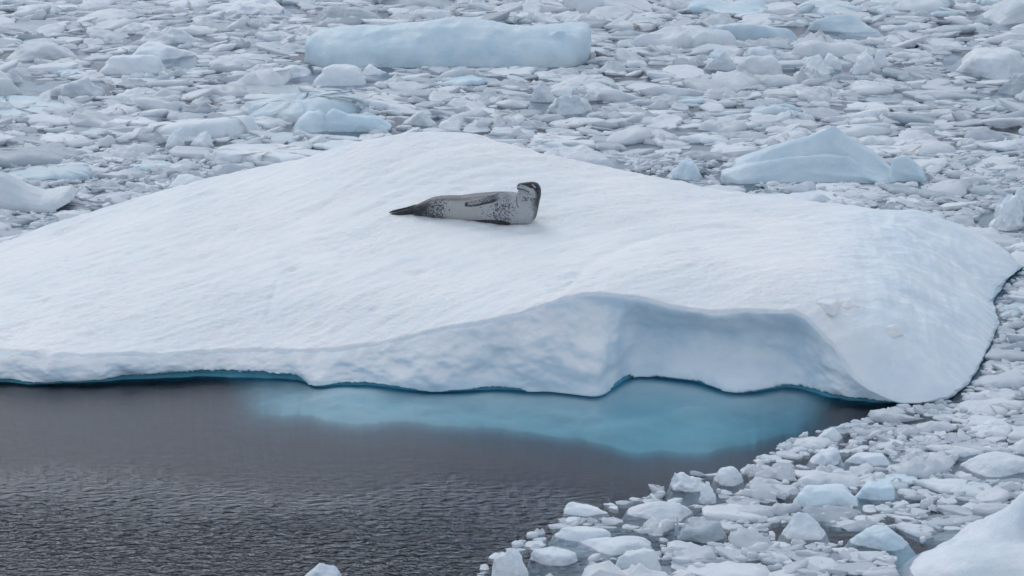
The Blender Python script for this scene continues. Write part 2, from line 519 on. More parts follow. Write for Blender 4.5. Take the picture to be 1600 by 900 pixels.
# ragged rim
rim = fbm(np.c_[L[:, :2] * 1.7, np.full(S, 3.3)], 4) * .05
tang = np.roll(W, -3, 0)[:, :2] - np.roll(W, 3, 0)[:, :2]
out_dir = np.stack([tang[:, 1], -tang[:, 0]], -1)
ker = np.hanning(61); ker /= ker.sum()
out_dir = np.stack([np.convolve(np.r_[out_dir[-30:, k], out_dir[:, k], out_dir[:30, k]], ker, 'valid') for k in (0, 1)], -1)
out_dir /= np.linalg.norm(out_dir, axis=1)[:, None]
xy += (out_dir * rim[:, None])[:, None, :] * (rr ** 8)[None, :, None]
zz = ground(xy.reshape(-1, 2)).reshape(S, NR)
zz += (L[:, 2] - zz[:, -1])[:, None] * (rr ** 14)[None]
det = surface_detail(xy[..., 0].ravel(), xy[..., 1].ravel()).reshape(S, NR)
zz += det
nose = smooth(1270, 1420, to_pix(np.stack([xy[..., 0], xy[..., 1], zz], -1))[0])
zz += nose * (1 - rr[None] ** 10) * (.11 * fbm(np.stack([xy[..., 0] * 1.1, xy[..., 1] * .7, np.zeros_like(zz)], -1), 3) + .03 * fbm(np.stack([xy[..., 0] * 4.5, xy[..., 1] * 1.2, np.zeros_like(zz) + 5], -1), 2))
# the rim itself rolls over
zz -= (.05 * np.minimum(1, L[:, 2] / .5))[:, None] * smooth(.965, 1.0, rr)[None] ** 2
top[..., :2] = xy; top[..., 2] = zz
Ltop = top[:, -1]
Lpix_u, _ = to_pix(L)
front = np.array([1.0 if w else 0.0 for *_, w in LIP]); front = cr_eval(front, IDX, TT)

# side: rows from the rim to the waterline
NF = 44
tf = np.linspace(0, 1, NF + 1)[1:]
W2 = W.copy()
wn = fbm(np.c_[W[:, :2] * 1.3, np.full(S, 8.1)], 4)
inward = -out_dir
W2[:, :2] += inward * (.06 * wn)[:, None]
side = Ltop[:, None] * (1 - tf)[None, :, None] + W2[:, None] * tf[None, :, None]
u = Lpix_u
hgt = np.maximum(Ltop[:, 2], .05)
def bumpf(c, w): return np.exp(-((u - c) / w) ** 2) * front
# hollow under the rim on the right, spurs that come forward, overhanging left edge
bulge = np.zeros((S, NF))
hollow = smooth(960, 1010, u) * (1 - smooth(1225, 1320, u)) * front
bulge -= (.52 * hollow)[:, None] * (smooth(0, .42, tf) * (1 - .35 * smooth(.6, 1, tf)))[None]
spur = bumpf(915, 60)
bulge += (.60 * spur)[:, None] * (smooth(.08, .75, tf))[None]
bulge += (.28 * bumpf(690, 70))[:, None] * smooth(.2, .9, tf)[None]
bulge += (.22 * bumpf(500, 30))[:, None] * smooth(.1, .8, tf)[None]
bulge -= (.16 * bumpf(790, 40))[:, None] * np.sin(np.pi * tf)[None]
bulge += (.52 * bumpf(1150, 62))[:, None] * smooth(.58, .95, tf)[None]
slope = smooth(540, 640, u) * (1 - smooth(820, 900, u)) * front
bulge += (.16 * slope)[:, None] * np.sin(np.pi * tf)[None]
left = (1 - smooth(520, 600, u)) * front
bulge += (.10 * left)[:, None] * np.sin(np.pi * np.clip(tf * 1.15, 0, 1))[None]
right = smooth(1300, 1360, u) * front
sp = side
nz = fbm(np.stack([sp[..., 0] * 1.2, sp[..., 1] * 1.2, sp[..., 2] * 2.0], -1), 4)
bulge += (.13 * nz + .07 * (fbm(np.stack([sp[..., 0] * .9, sp[..., 1] * .9, sp[..., 2] * 1.1 + 40], -1), 3, .5, True) - .6)) * np.minimum(1, hgt / .5)[:, None] * np.sin(np.pi * np.clip(tf * .9 + .05, 0, 1))[None] * (1 - .5 * right)[:, None]
# washed notch just above the water
NOTCH = [(-400, .08), (0, .08), (60, .05), (130, .07), (190, .11), (300, .15), (400, .16), (470, .15), (488, .04), (560, .07), (640, .09), (690, .03), (760, .09), (812, .07), (826, .015), (950, .02), (965, .10), (993, .10), (1000, .02),
         (1090, .07), (1140, .02), (1220, .06), (1300, .11), (1400, .10), (1430, .02), (1700, .02)]
notch_h = np.interp(u, [a for a, _ in NOTCH], [b for _, b in NOTCH]) * (1 + .22 * fbm(np.c_[u * .16, np.zeros(S), np.full(S, 2.2)], 3)) * np.clip(front, 0, 1)
notch_h = np.clip(notch_h, .012, .3)
notch = (1 - smooth(.65, 1.0, side[..., 2] / np.maximum(notch_h, .01)[:, None]))
bulge -= notch * .13 * (front > .3)[:, None]
side = side.copy()
side[..., :2] -= inward[:, None, :] * bulge[..., None]

# below the water: recess, then a drowned shelf in front
SH = [(-420, 560, -.9), (0, 628, -.75), (120, 636, -.6), (230, 632, -.7), (300, 628, -.75), (350, 634, -.62), (400, 643, -.46), (440, 650, -.33), (490, 655, -.25), (560, 658, -.24), (700, 660, -.27), (820, 673, -.33), (920, 695, -.40), (1000, 707, -.43), (1090, 709, -.43), (1180, 698, -.45), (1235, 677, -.5), (1300, 662, -.55), (1370, 647, -.5), (1420, 640, -.4)]
shu = np.array([a for a, *_ in SH], float)
su = np.interp(u, shu, shu)
sv = np.interp(u, shu, [b for _, b, _ in SH]) + 8 * fbm(np.c_[u * .013, np.zeros(S), np.full(S, 5.5)], 4)
sz = np.interp(u, shu, [c for *_, c in SH])
E = pix(u, sv, sz)
plain = W.copy(); plain[:, :2] += out_dir * .35; plain[:, 2] = -.5
isf = smooth(.4, .6, front)[:, None]
E = E * isf + plain * (1 - isf)
NU = 30
tu = np.linspace(0, 1, NU + 1)[1:]
B0 = side[:, -1]
under = B0[:, None] * (1 - tu)[None, :, None] + E[:, None] * tu[None, :, None]
zprof = .5 * (1 - (1 - tu) ** 3) + .5 * tu ** 3
under[..., 2] = B0[:, None, 2] + (E[:, None, 2] - B0[:, None, 2]) * zprof[None]
under[..., 2] += .11 * fbm(np.stack([under[..., 0] * .9, under[..., 1] * 1.6, np.zeros((S, NU))], -1), 4) * np.sin(np.pi * np.minimum(tu, .999))[None] - .02 * np.sin(np.pi * tu)
under[..., 2] = np.minimum(under[..., 2], -.02)
skirt = []
for q, (dz, dr) in enumerate([(.15, .06), (.5, .0), (1.4, -.5), (2.6, -1.6)]):
    r_ = E.copy(); r_[:, 2] -= dz; r_[:, :2] += out_dir * dr; skirt.append(r_)
skirt = np.stack(skirt, 1)
allv = np.concatenate([top, side, under, skirt], 1)
ncol = allv.shape[1]
ii, jj = np.meshgrid(np.arange(S), np.arange(0, ncol - 1), indexing='ij')
i2 = (ii + 1) % S
quads = np.stack([ii * ncol + jj, ii * ncol + jj + 1, i2 * ncol + jj + 1, i2 * ncol + jj], -1).reshape(-1, 4)
verts = allv.reshape(-1, 3)
bm_me = mesh_from('iceberg', verts, quads)
ice_a = np.zeros((S, ncol)); wet_a = np.zeros((S, ncol)); shelf_a = np.zeros((S, ncol))
ice_a[:, :NR] = smooth(.99, 1.0, rr)[None] * front.clip(0, 1)[:, None]
rightslope = smooth(1230, 1420, to_pix(top)[0])
ice_a[:, :NR] = np.maximum(ice_a[:, :NR], .55 * rightslope)
ice_a[:, NR:] = 1
wet_a[:, NR:NR + NF] = notch * (side[..., 2] < notch_h[:, None] * 1.02) * (front > .3)[:, None]
wet_a[:, NR + NF:] = 1
shelf_a[:, NR + NF:NR + NF + NU] = ((.45 + .55 * smooth(310, 470, u)) * (1 - .6 * smooth(1330, 1400, u)) * isf[:, 0])[:, None] * smooth(.02, .12, tu)[None]
shelf_a[:, NR + NF + NU:] = shelf_a[:, NR + NF + NU - 1][:, None] * np.array([.8, .3, 0, 0])[None]
for nm, arr in (('ice', ice_a), ('wet', wet_a), ('shelf', shelf_a)):
    add_attr(bm_me, nm, arr.ravel())
nzv = normals(bm_me)[:, 2].reshape(S, ncol)
nzv = nzv * np.sign(nzv[:, :NR].mean())
ice_a[:, NR:NR + NF] *= 1 - .85 * smooth(.34, .78, nzv[:, NR:NR + NF]) * (1 - .6 * hollow)[:, None]
bm_me.attributes['ice'].data.foreach_set('value', ice_a.astype(np.float32).ravel())
berg = link('iceberg', bm_me, mat=FLOE)
tag(berg, 'huge low white ice floe with smooth snowy top carrying the seal', 'iceberg')

def on_ground(u_, v_):
    z = 1.2
    for _ in range(25):
        P = pix(u_, v_, z); z = .5 * z + .5 * float(ground(P[:2])[0])
    return pix(u_, v_, z)

# small refrozen lumps on the right shoulder of the floe
def lump(u_, v_, w_, h_, style, seed, name='snow_lump'):
    P = on_ground(u_, v_)
    vs, fs = hull(np.random.default_rng(seed), 4, style)
    vs = vs * np.array([w_ / 2, w_ / 2 * .8, h_])
    me = mesh_from(name, vs, fs)
    o = link(name, me, (P[0], P[1], P[2] - .3 * h_), FLOE, berg)
    for nm in ('ice', 'wet', 'shelf'): add_attr(me, nm, np.zeros(len(vs)))
    return o
lump(1296, 474, .42, .11, 'domed', 23)
lump(1322, 470, .26, .08, 'domed', 24)
lump(1372, 556, .5, .22, 'domed', 8)
lump(1395, 513, .28, .1, 'domed', 12)

# ------------------------------------------------------------------ the seal
def seal():
    S0 = 300 / 1600.0                                   # measured on an enlarged crop: 1600 wide = 300 photo pixels from (580, 260)
    def zp(x, y): return 580 + x * S0, 260 + y * S0
    # resting line on the snow
    xs = np.array([110, 300, 450, 650, 850, 1000, 1150, 1300, 1420.])
    by = np.array([418, 412, 420, 440, 457, 475, 487, 488, 486.])
    G = np.array([on_ground(*zp(a, b)) for a, b in zip(xs, by)])
    gx = G[:, 0]
    def gy(x): return np.interp(x, gx, G[:, 1])
    org = on_ground(*zp(760, 452))
    ppm = FPX / math.hypot(org[1], CAM_H - org[2])
    def X(zx): return (zp(zx, 0)[0] - 800) / FPX * math.hypot(org[1], CAM_H - org[2])
    def Zat(zy, y, zx):                                   # height of the pixel at forward distance y
        return pix_y(*zp(zx, zy), y)[2]
    shells = []
    def loft(rings, n=28):
        """rings: (centre, axis_a, axis_b) ellipses"""
        vs, fs = [], []
        for c, a, b in rings:
            for k in range(n):
                t = 2 * math.pi * k / n
                vs.append(np.asarray(c) + np.asarray(a) * math.cos(t) + np.asarray(b) * math.sin(t))
        m = len(rings)
        for i in range(m - 1):
            for k in range(n):
                fs.append((i * n + k, i * n + (k + 1) % n, (i + 1) * n + (k + 1) % n, (i + 1) * n + k))
        fs.append(tuple(range(n))[::-1]); fs.append(tuple((m - 1) * n + k for k in range(n)))
        shells.append((vs, fs))
    # trunk: top and bottom edge of the outline, station by station
    st = [(345, 345, 398), (380, 316, 411), (450, 284, 421), (510, 258, 428), (570, 246, 434), (650, 243, 441), (750, 243, 450), (850, 229, 458), (950, 220, 470), (1050, 213, 480),
          (1130, 213, 487), (1200, 218, 490), (1260, 236, 489), (1305, 268, 480), (1340, 305, 462), (1366, 340, 434), (1378, 365, 408)]
    rings = []
    for zx, t, b in st:
        x = X(zx); y0 = gy(x)
        hh = (b - t) * S0 / ppm / .968
        ry = hh * .5 * (1.12 if zx < 1000 else 1.04)
        yc = y0 + ry * .62
        zc = (Zat(t, yc, zx) + Zat(b, yc, zx)) / 2 + .0
        rings.append(((x, yc, zc), (0, ry, 0), (0, 0, hh / 2)))
    loft(rings)
    chest_y = gy(X(1280)) + .2
    # neck rising, then the head turned back over the body
    def R_(zx, zy, rad, y, ax=(1, 0, 0), ay=(0, 1, 0), k=1.0):
        c = pix_y(*zp(zx, zy), y); r = rad * S0 / ppm
        return (c, np.array(ax) * r, np.array(ay) * r * k)
    up = [(1282, 400, 98), (1297, 340, 97), (1306, 290, 97), (1314, 250, 99), (1320, 220, 98), (1324, 195, 86), (1328, 172, 70), (1330, 152, 46), (1330, 140, 18)]
    loft([R_(a, b, c, chest_y, (1, 0, -.05), (0, 1, 0), .92) for a, b, c in up])
    # head: rings face left and a little up
    hx = np.array([-.965, -.1, .20]); a1 = np.array([.2, 0, .98]); b1 = np.array([-.1, .995, 0])
    hd = [(1412, 222, 24, .9), (1400, 214, 48, .95), (1378, 206, 68, 1), (1350, 198, 71, 1), (1322, 188, 62, 1.06), (1292, 179, 50, 1.05), (1264, 174, 40, 1.08), (1242, 171, 34, 1.15), (1226, 169, 29, 1.15), (1217, 168, 20, 1.1), (1213, 167, 9, 1)]
    loft([R_(a, b, c, chest_y - .10 * smooth(1385, 1215, a) - .02, a1, b1, k) for a, b, c, k in hd])
    # throat under the jaw
    loft([R_(a, b, c, chest_y - .06, (1, 0, 0), (0, 1, 0), 1) for a, b, c in [(1262, 185, 30), (1262, 215, 44), (1270, 250, 54), (1275, 300, 60), (1275, 340, 50)]])
    # flippers
    def blade(pts, yoff, thick):
        rg = []
        P = [pix_y(*zp(a, b), yo) for (a, b, wd), yo in zip(pts, yoff)]
        for k, (a, b, wd) in enumerate(pts):
            d = P[min(k + 1, len(P) - 1)] - P[max(k - 1, 0)]; d /= np.linalg.norm(d)
            w_ = np.cross(d, (0, 1, 0)); w_ /= np.linalg.norm(w_)
            r = wd * S0 / ppm / 2
            rg.append((P[k], w_ * r, np.array((0, 1, 0)) * (thick if wd > 12 else thick * .5)))
        loft(rg, 16)
    yb = lambda zx: gy(X(zx))
    # upper fore flipper, laid back along the side that faces the sea
    def yfront(zx, depth):  return yb(zx) + depth
    blade([(1115, 236, 40), (1080, 246, 62), (1020, 264, 66), (950, 284, 64), (880, 303, 56), (830, 312, 46), (800, 316, 28), (789, 317, 8)],
          [yfront(1115, .07), yfront(1080, .03), yfront(1020, -.005), yfront(950, -.02), yfront(880, -.02), yfront(830, -.015), yfront(800, -.01), yfront(789, -.01)], .026)
    # lower fore flipper, pinned between chest and snow
    blade([(1150, 475, 30), (1090, 466, 40), (1020, 459, 36), (950, 453, 26), (890, 451, 16), (850, 452, 6)], [yfront(a, .0) for a in (1150, 1090, 1020, 950, 890, 850)], .05)
    # hind flippers
    blade([(420, 352, 96), (370, 364, 80), (310, 380, 54), (250, 391, 44), (190, 401, 36), (140, 411, 24), (108, 417, 8)], [yb(a) + .07 for a in (420, 370, 310, 250, 190, 140, 108)], .035)
    blade([(420, 345, 80), (360, 344, 54), (300, 355, 38), (240, 366, 32), (190, 376, 28), (158, 383, 16), (146, 386, 5)], [yb(a) + .15 for a in (420, 360, 300, 240, 185, 150, 140)], .03)
    me = remeshed(shells, .011, 5, .5)
    c = coords(me); nrm = normals(me)
    # back to crop coordinates for the coat
    pu, pv = to_pix(c)
    zx = (pu - 580) / S0; zy = (pv - 260) / S0
    n = fbm(c * 5.0, 3); nf = fbm(c * 16.0, 2)
    dark = smooth(-.12, .30, nrm[:, 1] + .10 * n)                                  # the back is dark, the belly towards us pale
    top_rim = smooth(.66, .92, nrm[:, 2] + .05 * n) * (1 - smooth(1080, 1210, zx)) * .72
    dark = np.maximum(dark, top_rim)
    tail = 1 - smooth(400, 585, zx + 55 * n + .25 * (zy - 340))
    dark = np.maximum(dark, tail)
    dark = np.maximum(dark, smooth(1330, 1395, zx + .12 * np.abs(zy - 380) + 12 * n) * (zy > 215) * .95)
    dark = np.maximum(dark, smooth(474, 490, zy + 3 * n) * (zx > 1100))
    # cap of the head: above a line nose - eye - nape
    line = np.interp(zx, [1205, 1240, 1290, 1340, 1375, 1400, 1425], [150, 154, 164, 178, 222, 282, 320])
    cap = smooth(-7, 7, line - zy + 5 * nf) * (zx > 1195) * (zy < 360)
    dark = np.where((zx > 1195) & (zy < 265), np.maximum(cap, dark * smooth(1350, 1390, zx)), np.maximum(dark, cap * (zx > 1195)))
    # flippers
    fl = (np.abs(zy - np.interp(zx, [789, 880, 950, 1020, 1115], [317, 303, 284, 264, 236])) < np.interp(zx, [789, 830, 1020, 1100], [16, 26, 36, 30])) & (zx > 780) & (zx < 1085) & (zy > 225)
    edge = smooth(2, 20, zy - np.interp(zx, [789, 880, 950, 1020, 1115], [317, 303, 284, 264, 236]) + 6 * nf)
    tip = 1 - smooth(795, 822, zx)
    fw = np.where(fl, 1 - smooth(1030, 1085, zx), 0)
    dark = dark * (1 - fw) + fw * np.maximum.reduce([.30 + .3 * smooth(870, 1050, zx), .95 * edge, tip])
    lowf = (zx > 845) & (zx < 1160) & (zy > np.interp(zx, [845, 950, 1090, 1160], [449, 444, 450, 470]))
    dark = np.where(lowf, .97, dark)
    # mouth, nostril, eye rim, pale brow, neck fold
    def near(poly, w):
        d = np.full(len(c), 1e9)
        for (x0, y0), (x1, y1) in zip(poly[:-1], poly[1:]):
            t = np.clip(((zx - x0) * (x1 - x0) + (zy - y0) * (y1 - y0)) / ((x1 - x0) ** 2 + (y1 - y0) ** 2), 0, 1)
            d = np.minimum(d, np.hypot(zx - x0 - t * (x1 - x0), zy - y0 - t * (y1 - y0)))
        return 1 - smooth(w * .5, w, d)
    facing = nrm[:, 1] < .2
    dark = np.maximum(dark, near([(1222, 186), (1262, 192), (1312, 212)], 6) * facing)
    dark = np.maximum(dark, near([(1222, 160), (1234, 156)], 7) * facing)
    dark = np.maximum(dark, near([(1212, 275), (1212, 315), (1224, 338)], 6) * facing * .8)
    dark = np.where(near([(1345, 152), (1366, 174)], 8) * facing > .3, .3, dark)
    # density of the spots
    sp = .36 + .55 * np.exp(-((zx - 540) / 95) ** 2) + .38 * np.exp(-((zx - 1080) / 120) ** 2) * smooth(235, 330, zy) + .42 * np.exp(-((zx - 1300) / 55) ** 2 - ((zy - 265) / 40) ** 2)
    sp *= 1 - .6 * np.exp(-((zx - 760) / 90) ** 2)
    sp *= 1 - .75 * np.exp(-((zx - 1250) / 45) ** 2 - ((zy - 360) / 60) ** 2)
    sp = np.where(fl, .55, sp)
    sp = np.where((zx > 1195) & (zy < 215), .2, sp)
    dark = np.where((zx > 1195) & (zx < 1290) & (zy < 205), np.maximum(dark, .12), dark)
    warm = np.exp(-((zx - 760) / 190) ** 2) * smooth(200, 330, zy)
    add_attr(me, 'dark', dark); add_attr(me, 'spots', sp); add_attr(me, 'warm', warm)
    m, t, o = new_mat('seal_coat')
    geo = nd(t, 'ShaderNodeNewGeometry'); pos = geo.outputs['Position']
    ad = nd(t, 'ShaderNodeAttribute', attribute_name='dark').outputs['Fac']
    asp = nd(t, 'ShaderNodeAttribute', attribute_name='spots').outputs['Fac']
    aw = nd(t, 'ShaderNodeAttribute', attribute_name='warm').outputs['Fac']
    dis = tex_noise(t, 30, 2, .5, pos)
    addv = nd(t, 'ShaderNodeMix', data_type='RGBA', blend_type='LINEAR_LIGHT'); addv.inputs[0].default_value = .03
    t.links.new(pos, addv.inputs[6]); t.links.new(dis.outputs['Color'], addv.inputs[7])
    vo = nd(t, 'ShaderNodeTexVoronoi'); vo.inputs['Scale'].default_value = 38; t.links.new(addv.outputs[2], vo.inputs['Vector'])
    rnd = nd(t, 'ShaderNodeSeparateColor'); t.links.new(vo.outputs['Color'], rnd.inputs[0])
    thr = mathn(t, 'MULTIPLY', mathn(t, 'SUBTRACT', mathn(t, 'ADD', asp, .12), mathn(t, 'MULTIPLY', rnd.outputs[0], .62)), .95)
    spot = mathn(t, 'MULTIPLY', mathn(t, 'SUBTRACT', thr, vo.outputs['Distance']), 7.0, clamp=True)
    pale = mixc(t, aw, (.44, .455, .475), (.46, .45, .42))
    mot = tex_noise(t, 9, 4, .6, pos)
    pale = mixc(t, mathn(t, 'MULTIPLY', mot.outputs[0], .5), pale, (.26, .275, .30))
    c1 = mixc(t, mathn(t, 'MULTIPLY', spot, .88), pale, (.025, .026, .034))
    mot2 = tex_noise(t, 22, 3, .6, pos)
    dk = mixc(t, ramp(t, mot2.outputs[0], [(.45, (0, 0, 0)), (.72, (1, 1, 1))]).outputs[0], (.018, .019, .025), (.06, .064, .076))
    c2 = mixc(t, ad, c1, dk)
    p = nd(t, 'ShaderNodeBsdfPrincipled'); t.links.new(c2, p.inputs['Base Color'])
    p.inputs['Roughness'].default_value = .42; p.inputs['Specular IOR Level'].default_value = .35
    fb = tex_noise(t, 60, 3, .6, pos)
    t.links.new(bump(t, fb.outputs[0], .2, .01), p.inputs['Normal'])
    t.links.new(p.outputs[0], o.inputs[0])
    # stand the object's origin at its base
    base = np.array([org[0], org[1] + .15, float(ground(org[:2])[0])])
    set_coords(me, c - base)
    ob = link('leopard_seal', me, tuple(base), m)
    tag(ob, 'spotted grey seal lying on its side on the floe, head raised looking left', 'seal')
    # eye: found on the side of the head that faces us
    k = np.where((np.hypot(zx - 1330, zy - 170) < 6) & (nrm[:, 1] < 0))[0]
    if len(k):
        e = c[k].mean(0)
        me_e, te, oe = new_mat('seal_eye')
        pe = nd(te, 'ShaderNodeBsdfPrincipled'); pe.inputs['Base Color'].default_value = (.008, .008, .01, 1); pe.inputs['Roughness'].default_value = .12
        te.links.new(pe.outputs[0], oe.inputs[0])
        vs, fs = ico(3)
        eo = link('eye', mesh_from('eye', vs * np.array([.034, .02, .030]), fs), tuple(e - base), me_e, ob)
    return ob
seal()

# ------------------------------------------------------------------ pack ice: bookkeeping raster (5 cm cells)
X0, X1, Y0, Y1, CELL = -26.0, 26.0, 29.0, 112.0, .05
NX, NY = int((X1 - X0) / CELL), int((Y1 - Y0) / CELL)
occ = np.zeros((NY, NX), bool)
gx_, gy_ = np.meshgrid(X0 + (np.arange(NX) + .5) * CELL, Y0 + (np.arange(NY) + .5) * CELL)
def poly_mask(poly):
    inside = np.zeros(gx_.shape, bool)
    n = len(poly)
    for i in range(n):
        (x0, y0), (x1, y1) = poly[i], poly[(i + 1) % n]
        if y0 == y1: continue
        r0, r1 = sorted((y0, y1))
        a, b = max(0, int((r0 - Y0) / CELL) - 1), min(NY, int((r1 - Y0) / CELL) + 2)
        if a >= b: continue
        yy = gy_[a:b]
        c = ((y0 > yy) != (y1 > yy)) & (gx_[a:b] < (x1 - x0) * (yy - y0) / (y1 - y0) + x0)
        inside[a:b] ^= c
    return inside
berg_mask = poly_mask((W[::6, :2] + out_dir[::6] * .01).tolist())
occ |= berg_mask
OPEN = [(1425, 628), (1350, 652), (1290, 668), (1205, 700), (1150, 738), (1045, 742), (1000, 775), (955, 786), (880, 800), (850, 828), (770, 858), (745, 895), (700, 960), (600, 1100), (-600, 1100), (-900, 560), (-300, 500), (0, 540), (700, 560), (1300, 560)]
open_mask = poly_mask([tuple(pix(a, b, 0)[:2]) for a, b in OPEN])
occ |= open_mask
pu_, pv_ = to_pix(np.stack([gx_, gy_, np.zeros_like(gx_)], -1))
occ |= (pu_ < -260) | (pu_ > 1860) | (pv_ > 1010)
del pu_, pv_

def stamp_test(x, y, rx, ry, rot, mask, commit, grow=1.0):
    R0 = max(rx, ry) * grow
    a, b = int((x - R0 - X0) / CELL), int((x + R0 - X0) / CELL) + 1
    c, d = int((y - R0 - Y0) / CELL), int((y + R0 - Y0) / CELL) + 1
    if a < 0 or c < 0 or b > NX or d > NY: return False
    dx, dy = gx_[c:d, a:b] - x, gy_[c:d, a:b] - y
    cs, sn = math.cos(rot), math.sin(rot)
    e = ((dx * cs + dy * sn) / (rx * grow)) ** 2 + ((-dx * sn + dy * cs) / (ry * grow)) ** 2 <= 1
    if commit == 'force': mask[c:d, a:b] |= e; return True
    if mask[int((y - Y0) / CELL), int((x - X0) / CELL)] or (mask[c:d, a:b] & e).any(): return False
    if commit: mask[c:d, a:b] |= e
    return True

# ------------------------------------------------------------------ pieces one can name
FRONT = []
LAND = []                                            # (u, v, short description) for describing the neighbours
def piece(name, label, cat, comps, mat, vox=None, amp=.02, smooth_iter=3, group=None, land=None):
    """comps: ('hull', u0, u1, vtop, vbase, style, seed[, depth ratio]) or ('outline', [(u, v) ...], depth[, lean])"""
    shells, lo, hi = [], [], []
    for cpt in comps:
        if cpt[0] == 'hull':
            _, u0, u1, vt, vb, style, seed = cpt[:7]
            k = cpt[7] if len(cpt) > 7 else .75
            um = (u0 + u1) / 2
            F0 = pix(um, vb, 0)
            w = (u1 - u0) * math.hypot(F0[1], CAM_H) / FPX
            dep = w * k
            while True:
                yc = F0[1] + dep / 2
                zt = pix_y(um, vt, yc + .1 * dep)[2]
                if zt >= .09 + .03 * w or dep < .15 * w: break
                dep *= .92
            zt = max(zt, .06)
            P, f_ = hull(np.random.default_rng(seed), 4, style)
            P = P.copy()
            mn, mx_ = P.min(0), P.max(0)
            up = P[:, 2] > 0
            Q = np.empty_like(P)
            Q[:, 0] = (P[:, 0] - (mn[0] + mx_[0]) / 2) / (mx_[0] - mn[0]) * w
            Q[:, 1] = (P[:, 1] - (mn[1] + mx_[1]) / 2) / (mx_[1] - mn[1]) * dep
            Q[:, 2] = np.where(up, P[:, 2] / mx_[2] * zt, -P[:, 2] / mn[2] * min(.5, .25 + .3 * w))
            Q += np.array([pix_y(um, vb, yc)[0], yc, 0.0])
            shells.append((Q, f_))
        else:
            _, pts, dep = cpt[:3]
            lean = cpt[3] if len(cpt) > 3 else .35
            vb = max(b for _, b in pts); um = sum(a for a, _ in pts) / len(pts)
            yf = float(pix(um, vb, 0)[1])
            yc = yf + dep * .5
            pts = np.array(pts, float)
            A_ = np.array([pix_y(a, b, yc) for a, b in pts])
            A_[:, 2] = np.maximum(A_[:, 2], -.45)
            low = A_[:, 2] < .02
            A_[low, 2] = -.45
            zmax = A_[:, 2].max(); cx = A_[:, 0].mean()
            n = len(A_); vs = []; rows = np.array([-1, -.82, -.45, 0, .45, .82, 1])
            for q in rows:
                B_ = A_.copy()
                hh = np.clip(A_[:, 2] / zmax, 0, 1)
                yq = yc + q * dep * .5 * (1 - lean * hh)
                sh = 1 - .16 * max(0, abs(q) - .45) / .55
                B_[:, 0] = cx + (A_[:, 0] - cx) * (1 - .10 * (abs(q) > .7) - .06 * (abs(q) > .9))
                B_[:, 2] = np.where(A_[:, 2] > 0, A_[:, 2] * (1 - .55 * abs(q) ** 2.2), A_[:, 2])
                B_[:, 1] = yq
                vs += list(B_)
            fs = []
            for q in range(len(rows) - 1):
                for k in range(n):
                    fs.append((q * n + k, q * n + (k + 1) % n, (q + 1) * n + (k + 1) % n, (q + 1) * n + k))
            fs.append(tuple(range(n))); fs.append(tuple((len(rows) - 1) * n + k for k in range(n)))
            shells.append((np.array(vs), fs))
    allp = np.vstack([s[0] for s in shells])
    wid = np.ptp(allp[:, 0])
    me = remeshed(shells, vox or max(.014, wid / 90), smooth_iter, .5)
    c = coords(me); nr = normals(me)
    s_ = 1 / max(wid, .5)
    d = amp * wid * (.35 * fbm(c * 5 * s_ + 7, 3) + .35 * (fbm(c * 3.2 * s_ + 3, 2, .5, True) - .7)) + amp * wid * .16 * fbm(c * 18 * s_, 3)
    c = c + nr * d[:, None]
    base = np.array([c[:, 0].mean(), c[:, 1].mean(), 0])
    # reserve the room
    for q in c[::7]:
        if q[2] > -.12:
            a, b = int((q[0] - X0) / CELL), int((q[1] - Y0) / CELL)
            if 0 <= a < NX and 0 <= b < NY: occ[max(0, b - 1):b + 2, max(0, a - 1):a + 2] = True
    x0, x1 = c[:, 0].min(), c[:, 0].max(); y0, y1 = c[:, 1].min(), c[:, 1].max()
    stamp_test((x0 + x1) / 2, (y0 + y1) / 2, (x1 - x0) * .46, (y1 - y0) * .46, 0, occ, 'force')
    set_coords(me, c - base)
    o = link(name, me, tuple(base), mat)
    tag(o, label, cat, group)
    pu, pv = to_pix(c)
    LAND.append((pu.mean(), pv.mean(), land or label)); FRONT.append((x0, x1, y0))
    return o

W_, G_, B_ = ICE_WHITE, ICE_GREY, ICE_BLUE
piece('iceberg', 'long flat-topped turquoise iceberg in the pack far behind the seal', 'iceberg',
      [('outline', [(474, 92), (478, 62), (500, 46), (540, 42), (600, 38), (660, 34), (720, 28), (770, 31), (800, 38), (860, 40), (918, 38), (921, 70), (918, 100), (850, 104), (760, 106), (640, 104), (560, 96)], 2.6, .18),
       ('hull', 585, 700, 52, 105, 'wedge', 5, .5), ('hull', 830, 916, 44, 103, 'wedge', 9, .5)], B_, amp=.022, smooth_iter=2, land='the long turquoise iceberg')
piece('iceberg', 'pale blue peaked iceberg with a low front ridge behind the right slope', 'iceberg',
      [('outline', [(1128, 274), (1150, 250), (1205, 226), (1262, 211), (1290, 201), (1302, 194), (1330, 215), (1362, 234), (1400, 270), (1400, 285), (1140, 285)], 1.5, .8),
       ('outline', [(1122, 286), (1128, 268), (1165, 256), (1230, 244), (1290, 240), (1326, 242), (1352, 258), (1385, 272), (1440, 280), (1462, 286), (1440, 290), (1140, 290)], 1.2, .85),
       ('outline', [(1385, 284), (1395, 246), (1416, 242), (1440, 262), (1462, 282), (1458, 286)], .9, .7)], B_, amp=.008, smooth_iter=1, vox=.035, land='the peaked pale blue iceberg')
piece('iceberg', 'white ice block with a cyan patch, cut by the left edge of view', 'iceberg',
      [('outline', [(-90, 332), (-90, 262), (-20, 260), (12, 272), (40, 288), (70, 300), (110, 290), (120, 304), (100, 318), (50, 330)], 1.3, .4), ('hull', -60, 50, 268, 330, 'domed', 4)], W_, amp=.015, land='the white block at the left edge')
piece('ice_floe', 'broad rough white floe lying flat near the upper right edge', 'ice floe', [('hull', 1464, 1640, 66, 130, 'flat', 21, 1.6)], W_, amp=.012, land='the broad rough white floe')
